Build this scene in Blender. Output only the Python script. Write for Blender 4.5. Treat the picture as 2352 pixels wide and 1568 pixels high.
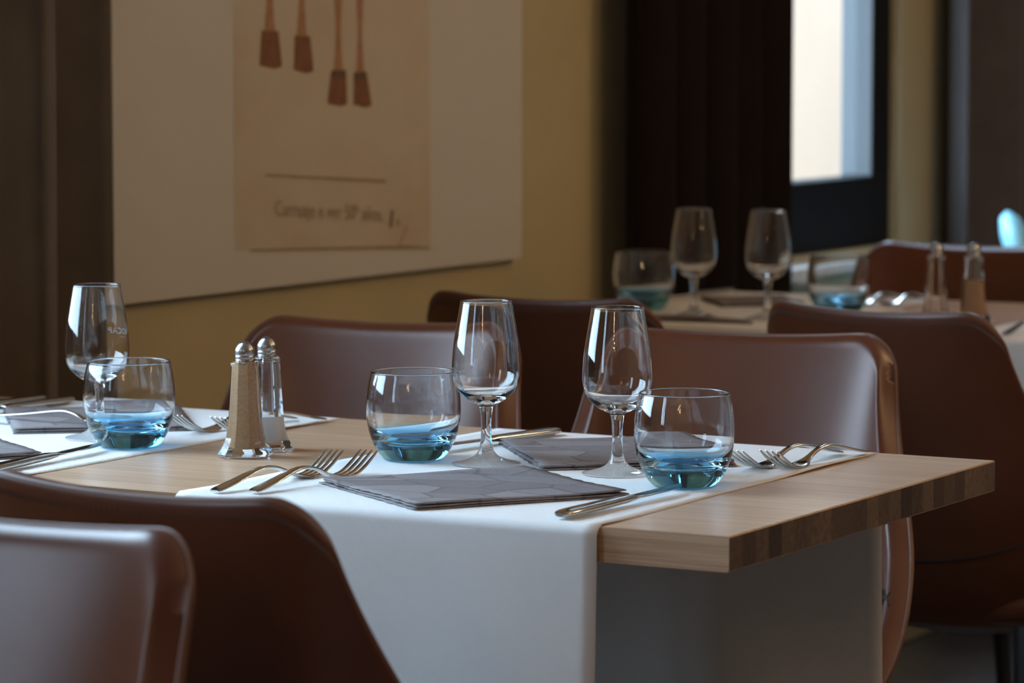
import bpy, bmesh, math, random
from mathutils import Vector, Matrix
random.seed(7)
PI = math.pi
scene = bpy.context.scene
C = scene.collection
for o in list(bpy.data.objects):
    bpy.data.objects.remove(o)

# ------------------------------------------------------------------ camera
FPX = 8041.6                      # focal length in pixels of the 2352 px frame
YAW, PITCH = 0.515, 0.089
cam_d = bpy.data.cameras.new('camera')
cam_d.sensor_width = 36.0
cam_d.lens = FPX / 2352 * 36.0
cam_d.dof.use_dof = True
cam_d.dof.focus_distance = 3.20
cam_d.dof.aperture_fstop = 8.2
cam_d.clip_end = 200
cam_o = bpy.data.objects.new('camera', cam_d)
cam_o.location = (1.2261, -2.5222, 1.1578)
cam_o.rotation_euler = (PI / 2 - PITCH, 0, YAW)
C.objects.link(cam_o)
scene.camera = cam_o

# ------------------------------------------------------------------ world, sun, portals, exposure
world = bpy.data.worlds.new('world')
scene.world = world
world.use_nodes = True
wn = world.node_tree
bg = wn.nodes['Background']
bg.inputs['Color'].default_value = (0.56, 0.77, 1.0, 1)
bg.inputs['Strength'].default_value = 7.4

sun_d = bpy.data.lights.new('sun', 'SUN')
sun_d.energy = 2.0
sun_d.color = (1.0, 0.86, 0.68)
sun_d.angle = math.radians(0.6)
sun_o = bpy.data.objects.new('sun', sun_d)
sun_o.rotation_euler = Vector((-0.80, 0.30, -0.52)).to_track_quat('-Z', 'Y').to_euler()
C.objects.link(sun_o)

WALL_X = -1.36                    # inner face of the window wall
WIN_Z0, WIN_Z1 = 0.760, 2.70
WINDOWS = [(-3.05, -1.92), (-0.58, 0.66), (2.46, 3.515), (4.05, 5.35)]
for i, (y0, y1) in enumerate(WINDOWS):
    l = bpy.data.lights.new('window_portal', 'AREA')
    l.shape = 'RECTANGLE'
    l.size = WIN_Z1 - WIN_Z0
    l.size_y = y1 - y0
    l.cycles.is_portal = True
    o = bpy.data.objects.new('window_portal', l)
    o.location = (WALL_X - 0.095, (y0 + y1) / 2, (WIN_Z0 + WIN_Z1) / 2)
    o.rotation_euler = (0, -PI / 2, 0)
    C.objects.link(o)

vs = scene.view_settings
vs.view_transform = 'Standard'
vs.look = 'None'
vs.exposure = 0.85
vs.gamma = 1.0
vs.use_curve_mapping = False
scene.cycles.use_denoising = True
scene.cycles.max_bounces = 16
scene.cycles.transmission_bounces = 14
scene.cycles.transparent_max_bounces = 12
scene.cycles.diffuse_bounces = 6
scene.cycles.glossy_bounces = 6
scene.cycles.sample_clamp_indirect = 25.0

# ------------------------------------------------------------------ helpers
def mesh_obj(name, verts, faces, mat=None, parent=None, smooth=True, mats=None, fmat=None, auto=None):
    me = bpy.data.meshes.new(name)
    me.from_pydata([tuple(v) for v in verts], [], faces)
    me.update()
    return mesh_link(name, me, mat, parent, smooth, mats, fmat, auto)

def mesh_link(name, me, mat=None, parent=None, smooth=True, mats=None, fmat=None, auto=None):
    for m in (mats or ([mat] if mat else [])):
        me.materials.append(m)
    if smooth:
        me.polygons.foreach_set('use_smooth', [True] * len(me.polygons))
    if auto is not None:
        me.set_sharp_from_angle(angle=math.radians(auto))
    if fmat:
        me.polygons.foreach_set('material_index', fmat)
    o = bpy.data.objects.new(name, me)
    C.objects.link(o)
    if parent:
        o.parent = parent
    return o

def bm_obj(name, bm, mat=None, parent=None, smooth=False, auto=None):
    me = bpy.data.meshes.new(name)
    bmesh.ops.recalc_face_normals(bm, faces=bm.faces)
    bm.to_mesh(me)
    bm.free()
    return mesh_link(name, me, mat, parent, smooth, auto=auto)

def bx(bm, a, b, bev=0.0):
    """axis aligned box from corner a to corner b added to bm"""
    r = bmesh.ops.create_cube(bm, size=1.0)
    c = [(a[i] + b[i]) / 2 for i in range(3)]
    s = [abs(b[i] - a[i]) for i in range(3)]
    for v in r['verts']:
        v.co = Vector((c[0] + v.co.x * s[0], c[1] + v.co.y * s[1], c[2] + v.co.z * s[2]))
    if bev:
        es = list({e for v in r['verts'] for e in v.link_edges})
        bmesh.ops.bevel(bm, geom=es, offset=bev, segments=2, affect='EDGES', profile=0.5)

def box_obj(name, a, b, mat, parent=None, bev=0.0):
    bm = bmesh.new()
    bx(bm, a, b, bev)
    return bm_obj(name, bm, mat, parent)

def thing(name, label, cat, loc=(0, 0, 0), rotz=0.0, group=None):
    o = bpy.data.objects.new(name, None)
    o.empty_display_size = 0.05
    C.objects.link(o)
    o.location = loc
    o.rotation_euler = (0, 0, rotz)
    tag(o, label, cat, group)
    return o

def tag(o, label, cat, group=None):
    o['label'] = label
    o['category'] = cat
    if group:
        o['group'] = group
    return o

def struct(o, label=None):
    o['kind'] = 'structure'
    if label:
        o['label'] = label
    return o

def dup(root, loc, rotz, label, group=None):
    r = root.copy()
    C.objects.link(r)
    r.location = loc
    r.rotation_euler = (0, 0, rotz)
    r['label'] = label
    if group:
        r['group'] = group
    for ch in list(root.children):
        c = ch.copy()
        C.objects.link(c)
        c.parent = r
        for g in list(ch.children):
            d = g.copy()
            C.objects.link(d)
            d.parent = c
    return r

def interp(tab, x):
    if x <= tab[0][0]:
        return tab[0][1]
    for (x0, y0), (x1, y1) in zip(tab, tab[1:]):
        if x <= x1:
            t = (x - x0) / (x1 - x0)
            return y0 + (y1 - y0) * t
    return tab[-1][1]

def catmull(pts, n=6):
    out = []
    P = [pts[0]] + list(pts) + [pts[-1]]
    for i in range(1, len(P) - 2):
        p0, p1, p2, p3 = P[i - 1], P[i], P[i + 1], P[i + 2]
        for k in range(n):
            t = k / n
            out.append(tuple(0.5 * (2 * b + (c - a) * t + (2 * a - 5 * b + 4 * c - d) * t * t + (-a + 3 * b - 3 * c + d) * t ** 3)
                             for a, b, c, d in zip(p0, p1, p2, p3)))
    out.append(tuple(pts[-1]))
    return out

def lathe(name, prof, mat, parent=None, n=72, cap_start=False, cap_end=False, auto=None):
    """prof: list of (r, z); travelling so that outward normals face out"""
    v, f = [], []
    for r, z in prof:
        for k in range(n):
            a = 2 * PI * k / n
            v.append((r * math.cos(a), r * math.sin(a), z))
    for i in range(len(prof) - 1):
        for k in range(n):
            k2 = (k + 1) % n
            f.append((i * n + k, i * n + k2, (i + 1) * n + k2, (i + 1) * n + k))
    if cap_start:
        f.append(tuple(reversed(range(n))))
    if cap_end:
        b = (len(prof) - 1) * n
        f.append(tuple(range(b, b + n)))
    return mesh_obj(name, v, f, mat, parent, auto=auto)

def loft(secs, n=14, p=2.3):
    """secs: (x, y, z, width, thick) running along y; returns closed verts/faces"""
    v, f = [], []
    for i, (x, y, z, w, t) in enumerate(secs):
        a = secs[max(0, i - 1)]
        b = secs[min(len(secs) - 1, i + 1)]
        d = Vector((0, b[1] - a[1], b[2] - a[2])).normalized()
        nrm = Vector((0, -d.z, d.y))
        for k in range(n):
            an = 2 * PI * k / n
            c, s = math.cos(an), math.sin(an)
            cx = math.copysign(abs(c) ** (2 / p), c) * w / 2
            cz = math.copysign(abs(s) ** (2 / p), s) * t / 2
            v.append(Vector((x + cx, y, z)) + nrm * cz)
    m = len(secs)
    for i in range(m - 1):
        for k in range(n):
            k2 = (k + 1) % n
            f.append((i * n + k, i * n + k2, (i + 1) * n + k2, (i + 1) * n + k))
    f.append(tuple(range(n)))
    f.append(tuple(reversed(range((m - 1) * n, m * n))))
    f = [tuple(reversed(q)) for q in f]
    return v, f

def tube(path, r, n=6, closed=False):
    v, f = [], []
    m = len(path)
    prev = None
    for i, p in enumerate(path):
        a = Vector(path[i - 1] if (i > 0 or closed) else path[i])
        b = Vector(path[(i + 1) % m] if (i < m - 1 or closed) else path[i])
        d = (b - a)
        d = d.normalized() if d.length > 1e-9 else Vector((0, 0, 1))
        if prev is None:
            ref = Vector((0, 0, 1)) if abs(d.z) < 0.9 else Vector((1, 0, 0))
            u = d.cross(ref).normalized()
        else:
            u = (prev - d * prev.dot(d)).normalized()
        prev = u
        w = d.cross(u)
        rr = r[i] if isinstance(r, (list, tuple)) else r
        for k in range(n):
            an = 2 * PI * k / n
            v.append(Vector(p) + (u * math.cos(an) + w * math.sin(an)) * rr)
    for i in range(m if closed else m - 1):
        for k in range(n):
            k2 = (k + 1) % n
            j = (i + 1) % m
            f.append((i * n + k, i * n + k2, j * n + k2, j * n + k))
    if not closed:
        f.append(tuple(reversed(range(n))))
        f.append(tuple(range((m - 1) * n, m * n)))
    return v, f

def merge(parts):
    V, F = [], []
    for v, f in parts:
        o = len(V)
        V += list(v)
        F += [tuple(i + o for i in q) for q in f]
    return V, F

# ------------------------------------------------------------------ materials
def mat(name, color=(0.5, 0.5, 0.5), rough=0.5, metal=0.0, **kw):
    m = bpy.data.materials.new(name)
    m.use_nodes = True
    b = m.node_tree.nodes['Principled BSDF']
    b.inputs['Base Color'].default_value = (*color, 1)
    b.inputs['Roughness'].default_value = rough
    b.inputs['Metallic'].default_value = metal
    for k, v in kw.items():
        b.inputs[k.replace('_', ' ')].default_value = v
    return m

def nt(m):
    return m.node_tree.nodes, m.node_tree.links, m.node_tree.nodes['Principled BSDF']

def coords(m, scale=(1, 1, 1), kind='Object', rnd=False):
    N, L, b = nt(m)
    tc = N.new('ShaderNodeTexCoord')
    mp = N.new('ShaderNodeMapping')
    mp.inputs['Scale'].default_value = scale
    L.new(tc.outputs[kind], mp.inputs['Vector'])
    if rnd:
        oi = N.new('ShaderNodeObjectInfo')
        mu = N.new('ShaderNodeMath')
        mu.operation = 'MULTIPLY'
        mu.inputs[1].default_value = 37.0
        L.new(oi.outputs['Random'], mu.inputs[0])
        cb = N.new('ShaderNodeCombineXYZ')
        for k in range(3):
            L.new(mu.outputs[0], cb.inputs[k])
        L.new(cb.outputs[0], mp.inputs['Location'])
    return mp.outputs['Vector']

def noise(m, vec, scale, detail=4, rough=0.55):
    N, L, b = nt(m)
    t = N.new('ShaderNodeTexNoise')
    t.inputs['Scale'].default_value = scale
    t.inputs['Detail'].default_value = detail
    t.inputs['Roughness'].default_value = rough
    L.new(vec, t.inputs['Vector'])
    return t.outputs['Fac']

def ramp(m, fac, stops):
    N, L, b = nt(m)
    r = N.new('ShaderNodeValToRGB')
    e = r.color_ramp.elements
    while len(e) < len(stops):
        e.new(0.5)
    for i, (p, c) in enumerate(stops):
        e[i].position = p
        e[i].color = (*c, 1)
    L.new(fac, r.inputs['Fac'])
    return r.outputs['Color']

def bump(m, h, strength=0.2, dist=0.001):
    N, L, b = nt(m)
    bp = N.new('ShaderNodeBump')
    bp.inputs['Strength'].default_value = strength
    bp.inputs['Distance'].default_value = dist
    L.new(h, bp.inputs['Height'])
    L.new(bp.outputs['Normal'], b.inputs['Normal'])

def setcol(m, out):
    N, L, b = nt(m)
    L.new(out, b.inputs['Base Color'])

# wall paint, ceiling, floor
M_wall = mat('olive_cream_paint', (0.46, 0.37, 0.20), 0.75)
v = coords(M_wall)
setcol(M_wall, ramp(M_wall, noise(M_wall, v, 3.0), [(0.3, (0.47, 0.40, 0.235)), (0.7, (0.52, 0.445, 0.27))]))
bump(M_wall, noise(M_wall, v, 220.0), 0.15, 0.001)
M_dim = mat('taupe_paint', (0.34, 0.28, 0.21), 0.8)
bump(M_dim, noise(M_dim, coords(M_dim), 150.0), 0.15, 0.001)
M_ceil = mat('ceiling_paint', (0.72, 0.69, 0.64), 0.85)
bump(M_ceil, noise(M_ceil, coords(M_ceil), 90.0), 0.1, 0.001)
M_floor = mat('grey_vinyl_floor', (0.12, 0.12, 0.13), 0.35)
v = coords(M_floor)
setcol(M_floor, ramp(M_floor, noise(M_floor, v, 6.0, 6), [(0.3, (0.09, 0.09, 0.10)), (0.7, (0.15, 0.15, 0.16))]))
bump(M_floor, noise(M_floor, v, 60.0), 0.1, 0.001)
M_joint = mat('floor_joint', (0.04, 0.04, 0.04), 0.8)
bump(M_joint, noise(M_joint, coords(M_joint), 200.0), 0.1, 0.001)

# leather
def leather(name, c0, c1, rough):
    m = mat(name, c0, rough, Specular_IOR_Level=0.7)
    m.node_tree.nodes['Principled BSDF'].inputs['Specular Tint'].default_value = (1.0, 0.87, 0.83, 1)
    vv = coords(m)
    setcol(m, ramp(m, noise(m, vv, 14.0, 5), [(0.3, c0), (0.75, c1)]))
    N, L, b = nt(m)
    vo = N.new('ShaderNodeTexVoronoi')
    vo.inputs['Scale'].default_value = 620.0
    L.new(vv, vo.inputs['Vector'])
    bump(m, vo.outputs['Distance'], 0.10, 0.0006)
    return m
M_leather = leather('brown_leatherette', (0.095, 0.0265, 0.0105), (0.12, 0.035, 0.0145), 0.35)
M_piping = leather('brown_piping', (0.14, 0.060, 0.035), (0.16, 0.07, 0.04), 0.45)
M_blue_up = leather('pale_blue_upholstery', (0.30, 0.70, 0.85), (0.36, 0.76, 0.90), 0.45)
M_thread = mat('dark_thread', (0.020, 0.010, 0.010), 0.7)
bump(M_thread, noise(M_thread, coords(M_thread), 900.0), 0.3, 0.0005)
M_thread2 = mat('brown_thread', (0.16, 0.09, 0.07), 0.6)
bump(M_thread2, noise(M_thread2, coords(M_thread2), 900.0), 0.3, 0.0005)
M_leg = mat('black_powder_coat', (0.012, 0.012, 0.013), 0.45)
bump(M_leg, noise(M_leg, coords(M_leg), 900.0), 0.15, 0.0004)

# oak
M_oak = mat('oak', (0.46, 0.31, 0.18), 0.30, Specular_IOR_Level=0.5)
v = coords(M_oak, (2.2, 42.0, 42.0), rnd=True)
g1 = noise(M_oak, v, 1.6, 8, 0.62)
oc = ramp(M_oak, g1, [(0.25, (0.50, 0.32, 0.20)), (0.5, (0.61, 0.405, 0.26)), (0.8, (0.70, 0.485, 0.32))])
g2 = ramp(M_oak, noise(M_oak, coords(M_oak, (3.0, 170.0, 170.0), rnd=True), 1.4, 4, 0.7), [(0.36, (0.74, 0.70, 0.66)), (0.56, (1.0, 1.0, 1.0))])
N, L, b = nt(M_oak)
mx = N.new('ShaderNodeMix')
mx.data_type = 'RGBA'
mx.blend_type = 'MULTIPLY'
mx.inputs[0].default_value = 1.0
L.new(oc, mx.inputs[6])
L.new(g2, mx.inputs[7])
setcol(M_oak, mx.outputs[2])
v2 = coords(M_oak, (6.0, 260.0, 260.0), rnd=True)
bump(M_oak, noise(M_oak, v2, 1.0, 3), 0.08, 0.0004)
# end grain: per-stave tone
M_end = mat('oak_end_grain', (0.10, 0.06, 0.035), 0.55)
N, L, b = nt(M_end)
oi = N.new('ShaderNodeObjectInfo')
tone = ramp(M_end, oi.outputs['Random'], [(0.0, (0.05, 0.032, 0.026)), (0.35, (0.10, 0.066, 0.048)), (0.7, (0.185, 0.13, 0.092)), (1.0, (0.065, 0.045, 0.038))])
v = coords(M_end, (1, 1, 1), rnd=True)
wv = N.new('ShaderNodeTexWave')
wv.inputs['Scale'].default_value = 90.0
wv.inputs['Distortion'].default_value = 5.0
wv.inputs['Detail'].default_value = 3.0
wv.inputs['Detail Scale'].default_value = 1.5
L.new(v, wv.inputs['Vector'])
rings = ramp(M_end, wv.outputs['Fac'], [(0.2, (0.78, 0.78, 0.78)), (0.8, (1.12, 1.1, 1.08))])
mx = N.new('ShaderNodeMix')
mx.data_type = 'RGBA'
mx.blend_type = 'MULTIPLY'
mx.inputs[0].default_value = 1.0
L.new(tone, mx.inputs[6])
L.new(rings, mx.inputs[7])
setcol(M_end, mx.outputs[2])
bump(M_end, wv.outputs['Fac'], 0.15, 0.0004)

# paper runner: white non-woven with fine emboss
M_paper = mat('white_paper', (0.86, 0.86, 0.85), 0.85, Specular_IOR_Level=0.25)
v = coords(M_paper)
N, L, b = nt(M_paper)
w1 = N.new('ShaderNodeTexWave')
w1.bands_direction = 'DIAGONAL'
w1.inputs['Scale'].default_value = 260.0
w1.inputs['Distortion'].default_value = 2.0
L.new(v, w1.inputs['Vector'])
nn = noise(M_paper, v, 700.0, 3)
ad = N.new('ShaderNodeMath')
ad.operation = 'ADD'
L.new(w1.outputs['Fac'], ad.inputs[0])
L.new(nn, ad.inputs[1])
bump(M_paper, ad.outputs[0], 0.45, 0.0006)

# napkin: taupe with large leaf-vein line pattern
M_nap = mat('taupe_paper_napkin', (0.17, 0.145, 0.145), 0.9, Specular_IOR_Level=0.2)
N, L, b = nt(M_nap)
v = coords(M_nap, (13.0, 22.0, 1.0))
vo = N.new('ShaderNodeTexVoronoi')
vo.feature = 'DISTANCE_TO_EDGE'
vo.inputs['Scale'].default_value = 1.0
L.new(v, vo.inputs['Vector'])
line = ramp(M_nap, vo.outputs['Distance'], [(0.0, (0.0,) * 3), (0.035, (1.0,) * 3)])
vf = N.new('ShaderNodeTexVoronoi')
vf.inputs['Scale'].default_value = 1.0
L.new(v, vf.inputs['Vector'])
shade = ramp(M_nap, vf.outputs['Color'], [(0.2, (0.20, 0.172, 0.172)), (0.8, (0.275, 0.245, 0.245))])
fib = noise(M_nap, coords(M_nap, (1, 1, 1)), 900.0, 2)
fibc = ramp(M_nap, fib, [(0.3, (0.80,) * 3), (0.7, (1.2,) * 3)])
mx = N.new('ShaderNodeMix')
mx.data_type = 'RGBA'
mx.inputs[6].default_value = (0.15, 0.12, 0.12, 1)
L.new(line, mx.inputs[0])
L.new(shade, mx.inputs[7])
mx2 = N.new('ShaderNodeMix')
mx2.data_type = 'RGBA'
mx2.blend_type = 'MULTIPLY'
mx2.inputs[0].default_value = 1.0
L.new(mx.outputs[2], mx2.inputs[6])
L.new(fibc, mx2.inputs[7])
setcol(M_nap, mx2.outputs[2])
bump(M_nap, fib, 0.4, 0.0005)

# metals
M_steel = mat('polished_steel', (0.62, 0.60, 0.57), 0.14, 1.0)
bump(M_steel, noise(M_steel, coords(M_steel), 60.0), 0.02, 0.0004)
M_cap = mat('brushed_cap_steel', (0.46, 0.46, 0.46), 0.26, 1.0)
bump(M_cap, noise(M_cap, coords(M_cap, (1, 1, 6)), 300.0), 0.05, 0.0003)
M_hole = mat('shaker_hole_dark', (0.01, 0.01, 0.01), 0.9)
bump(M_hole, noise(M_hole, coords(M_hole), 900.0), 0.1, 0.0003)

# glass
def glassmat(name, col=(1, 1, 1), grad=None):
    m = mat(name, col, 0.0, Transmission_Weight=1.0, IOR=1.5)
    if grad:
        N, L, b = nt(m)
        tc = N.new('ShaderNodeTexCoord')
        sp = N.new('ShaderNodeSeparateXYZ')
        L.new(tc.outputs['Object'], sp.inputs[0])
        mr = N.new('ShaderNodeMapRange')
        mr.inputs['From Max'].default_value = 0.084
        L.new(sp.outputs['Z'], mr.inputs['Value'])
        setcol(m, ramp(m, mr.outputs['Result'], grad))
    return m
M_glass = glassmat('clear_glass', (0.985, 0.99, 0.99))
M_tumbler = glassmat('blue_tinted_glass', (1, 1, 1), [(0.0, (0.06, 0.40, 0.62)), (0.17, (0.08, 0.50, 0.86)), (0.27, (0.45, 0.78, 0.98)), (0.38, (0.95, 0.975, 1.0))])
M_print = mat('white_glass_print', (0.85, 0.87, 0.9), 0.6)
bump(M_print, noise(M_print, coords(M_print), 900.0), 0.1, 0.0003)
M_salt = mat('salt', (0.93, 0.93, 0.92), 0.9)
bump(M_salt, noise(M_salt, coords(M_salt), 1500.0), 0.5, 0.0005)
M_pepper = mat('ground_pepper', (0.46, 0.31, 0.17), 0.9)
v = coords(M_pepper)
setcol(M_pepper, ramp(M_pepper, noise(M_pepper, v, 500.0), [(0.3, (0.47, 0.29, 0.16)), (0.7, (0.60, 0.40, 0.24))]))
bump(M_pepper, noise(M_pepper, v, 1200.0), 0.5, 0.0005)

# window pane: thin glass (transparent + fresnel gloss)
M_pane = bpy.data.materials.new('window_glass')
M_pane.use_nodes = True
N, L = M_pane.node_tree.nodes, M_pane.node_tree.links
N.remove(N['Principled BSDF'])
tr = N.new('ShaderNodeBsdfTransparent')
tr.inputs['Color'].default_value = (0.96, 0.985, 0.99, 1)
gl = N.new('ShaderNodeBsdfGlossy')
gl.inputs['Roughness'].default_value = 0.0
fr = N.new('ShaderNodeLayerWeight')
pw = N.new('ShaderNodeMath')
pw.operation = 'POWER'
pw.inputs[1].default_value = 5.0
L.new(fr.outputs['Facing'], pw.inputs[0])
sm = N.new('ShaderNodeMath')
sm.operation = 'MULTIPLY_ADD'
sm.inputs[1].default_value = 0.9
sm.inputs[2].default_value = 0.03
L.new(pw.outputs[0], sm.inputs[0])
ms = N.new('ShaderNodeMixShader')
L.new(sm.outputs[0], ms.inputs[0])
L.new(tr.outputs[0], ms.inputs[1])
L.new(gl.outputs[0], ms.inputs[2])
L.new(ms.outputs[0], N['Material Output'].inputs['Surface'])

M_frame = mat('black_window_frame', (0.006, 0.006, 0.007), 0.8, Specular_IOR_Level=0.25)
bump(M_frame, noise(M_frame, coords(M_frame), 300.0), 0.08, 0.0004)
M_sill = mat('white_sill', (0.78, 0.78, 0.76), 0.4)
bump(M_sill, noise(M_sill, coords(M_sill), 200.0), 0.08, 0.0004)
M_jamb = mat('grey_outer_reveal', (0.12, 0.125, 0.13), 0.7)
bump(M_jamb, noise(M_jamb, coords(M_jamb), 120.0), 0.15, 0.001)
M_lit_stile = mat('sky_lit_stile_grey', (0.085, 0.088, 0.09), 0.5)  # lighter grey than the frame, stands in for sky light on the stile
bump(M_lit_stile, noise(M_lit_stile, coords(M_lit_stile), 200.0), 0.08, 0.0004)
M_render = mat('cream_render', (0.30, 0.2, 0.12), 0.85)
v = coords(M_render)
setcol(M_render, ramp(M_render, noise(M_render, v, 0.9, 5), [(0.3, (0.185, 0.118, 0.074)), (0.7, (0.205, 0.134, 0.086))]))
bump(M_render, noise(M_render, v, 40.0), 0.3, 0.005)
M_street = mat('asphalt', (0.16, 0.16, 0.17), 0.9)
bump(M_street, noise(M_street, coords(M_street), 60.0), 0.4, 0.004)

# curtains
def cloth(name, c0, c1, sheen=0.25):
    m = mat(name, c0, 0.85, Sheen_Weight=sheen, Specular_IOR_Level=0.2)
    vv = coords(m)
    setcol(m, ramp(m, noise(m, vv, 9.0), [(0.3, c0), (0.7, c1)]))
    bump(m, noise(m, coords(m, (1, 1, 0.2)), 700.0), 0.3, 0.0008)
    return m
M_curt_l = cloth('olive_brown_velvet', (0.095, 0.072, 0.048), (0.12, 0.092, 0.063))
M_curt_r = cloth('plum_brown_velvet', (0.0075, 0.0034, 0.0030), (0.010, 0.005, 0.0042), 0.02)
M_curt_f = cloth('grey_brown_velvet', (0.085, 0.070, 0.068), (0.105, 0.088, 0.085))

# wall art
M_board = mat('white_art_board', (0.60, 0.58, 0.53), 0.6)
bump(M_board, noise(M_board, coords(M_board), 500.0), 0.08, 0.0004)
M_edge = mat('black_art_edge', (0.010, 0.010, 0.010), 0.6)
bump(M_edge, noise(M_edge, coords(M_edge), 300.0), 0.1, 0.0004)
M_sheet = mat('cream_print', (0.55, 0.45, 0.31), 0.7)
v = coords(M_sheet, (1, 2.2, 3.0))
setcol(M_sheet, ramp(M_sheet, noise(M_sheet, v, 2.2, 5), [(0.38, (0.57, 0.515, 0.41)), (0.52, (0.55, 0.485, 0.375)), (0.68, (0.53, 0.425, 0.315))]))
def ink(name, c):
    m = mat(name, c, 0.8)
    setcol(m, ramp(m, noise(m, coords(m), 60.0), [(0.3, c), (0.75, tuple(min(1, x * 1.35) for x in c))]))
    return m
M_ink1 = ink('red_brown_ink', (0.20, 0.088, 0.045))
M_ink2 = ink('ochre_ink', (0.34, 0.19, 0.105))
M_ink3 = ink('dark_ink', (0.13, 0.080, 0.050))
M_ink5 = ink('faded_caption_ink', (0.27, 0.19, 0.125))
M_ink4 = ink('pencil_line', (0.30, 0.215, 0.14))

# ------------------------------------------------------------------ room shell
RX1, RY0, RY1, RZ = 4.6, -6.0, 7.2, 3.00
bm = bmesh.new()
X0, X1 = WALL_X - 0.090, WALL_X
cuts = [RY0 - 0.2] + [y for w in WINDOWS for y in w] + [RY1 + 0.2]
for i in range(0, len(cuts), 2):
    bx(bm, (X0, cuts[i], 0), (X1, cuts[i + 1], RZ))
for y0, y1 in WINDOWS:
    bx(bm, (X0, y0, 0), (X1, y1, WIN_Z0 - 0.012))
    bx(bm, (X0, y0, WIN_Z1), (X1, y1, RZ))
struct(bm_obj('wall_left', bm, M_wall), 'olive cream window wall')
struct(box_obj('wall_right', (RX1, RY0 - 0.2, 0), (RX1 + 0.2, RY1 + 0.2, RZ), M_dim), 'taupe wall opposite the windows')
struct(box_obj('wall_back', (X0, RY0 - 0.2, 0), (RX1, RY0, RZ), M_dim), 'taupe wall behind the viewer')
struct(box_obj('wall_far', (X0, RY1, 0), (RX1, RY1 + 0.2, RZ), M_dim), 'taupe end wall')
struct(box_obj('ceiling', (X0, RY0 - 0.2, RZ), (RX1 + 0.2, RY1 + 0.2, RZ + 0.3), M_ceil), 'pale ceiling')
fl = struct(box_obj('floor', (X0, RY0 - 0.2, -0.25), (RX1 + 0.2, RY1 + 0.2, -0.004), M_joint), 'grey tiled floor')
bm = bmesh.new()
bx(bm, (-0.298, -0.298, -0.004), (0.298, 0.298, 0.0), 0.0015)
tile0 = bm_obj('floor_tile', bm, M_floor, fl)
tile0.location = (-1.05, 0.3, 0)
for i in range(6):
    for j in range(10):
        if (i, j) == (0, 3):
            continue
        t = tile0.copy()
        t.location = (-1.05 + i * 0.6, -1.5 + j * 0.6, 0)
        C.objects.link(t)
bm = bmesh.new()
for i in range(-1, 10):
    for j in range(-8, 15):
        x, y = -1.05 + i * 0.6, -1.5 + j * 0.6
        if (0 <= i < 6 and 0 <= j < 10) or y < RY0 - 0.1 or y > RY1 or x < X0 or x > RX1:
            continue
        bx(bm, (x - 0.298, y - 0.298, -0.004), (x + 0.298, y + 0.298, 0))
o = bm_obj('floor_tile_field', bm, M_floor, fl)
o['kind'] = 'stuff'

for i, (y0, y1) in enumerate(WINDOWS):
    lab = ['dark framed window behind the viewer', 'dark framed window left of the picture', 'dark framed window between the dark curtain and the pale pier', 'dark framed window at the far end'][i]
    w = bpy.data.objects.new('window_%d' % (i + 1), None)
    C.objects.link(w)
    w.location = (WALL_X, y0, WIN_Z0)
    struct(w, lab)
    W, H = y1 - y0, WIN_Z1 - WIN_Z0
    fw = 0.076
    box_obj('frame_rail', (-0.085, 0, 0), (-0.020, W, 0.127), M_frame, w, 0.003)
    box_obj('frame_rail', (-0.085, 0, H - fw), (-0.020, W, H), M_frame, w, 0.003)
    box_obj('frame_stile', (-0.085, 0, 0.127), (-0.020, fw, H - fw), M_frame, w, 0.003)
    box_obj('frame_stile', (-0.085, W - fw, 0.127), (-0.020, W, H - fw), M_frame, w, 0.003)
    mid = W * (0.30 if i == 1 else 0.5)
    if i not in (1, 2):
        box_obj('frame_mullion', (-0.085, mid - 0.03, 0.127), (-0.020, mid + 0.03, H - fw), M_frame, w, 0.003)
    spans = [(fw, W - fw)] if i in (1, 2) else [(fw, mid - 0.03), (mid + 0.03, W - fw)]
    for a, b2 in spans:
        box_obj('glass_pane', (-0.058, a, 0.127), (-0.052, b2, H - fw), M_pane, w)
    box_obj('sky_lit_stile_strip', (-0.084, W - fw - 0.006, 0.127), (-0.022, W - fw, H - fw), M_lit_stile, w, 0.002)  # strip added on the stile's side face, sky light painted into its colour
    box_obj('outer_sill', (-0.13, 0, -0.011), (-0.087, W, 0.015), M_jamb, w)
    box_obj('sill', (0.001, (0.48 if i == 2 else -0.04), -0.040), (0.060, W + 0.04, -0.012), M_sill, w, 0.004)
    box_obj('sill_board', (-0.0199, 0, -0.011), (0.001, W, -0.0005), M_wall, w)

# outside
g = box_obj('ground', (-40, -40, -0.6), (X0 - 0.02, 60, -0.5), M_street)
struct(g, 'street outside the windows')
fac = thing('street_building', 'sunlit cream building seen through the window across the street', 'building', (-9.0, 12.0, -0.5))
box_obj('wall', (-3, 0, 0), (0, 16, 10.0), M_render, fac)
box_obj('plinth', (0, 0, 0), (0.06, 16, 0.5), M_jamb, fac)
box_obj('cornice', (0, 0, 9.7), (0.25, 16, 10.0), M_render, fac)

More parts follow.
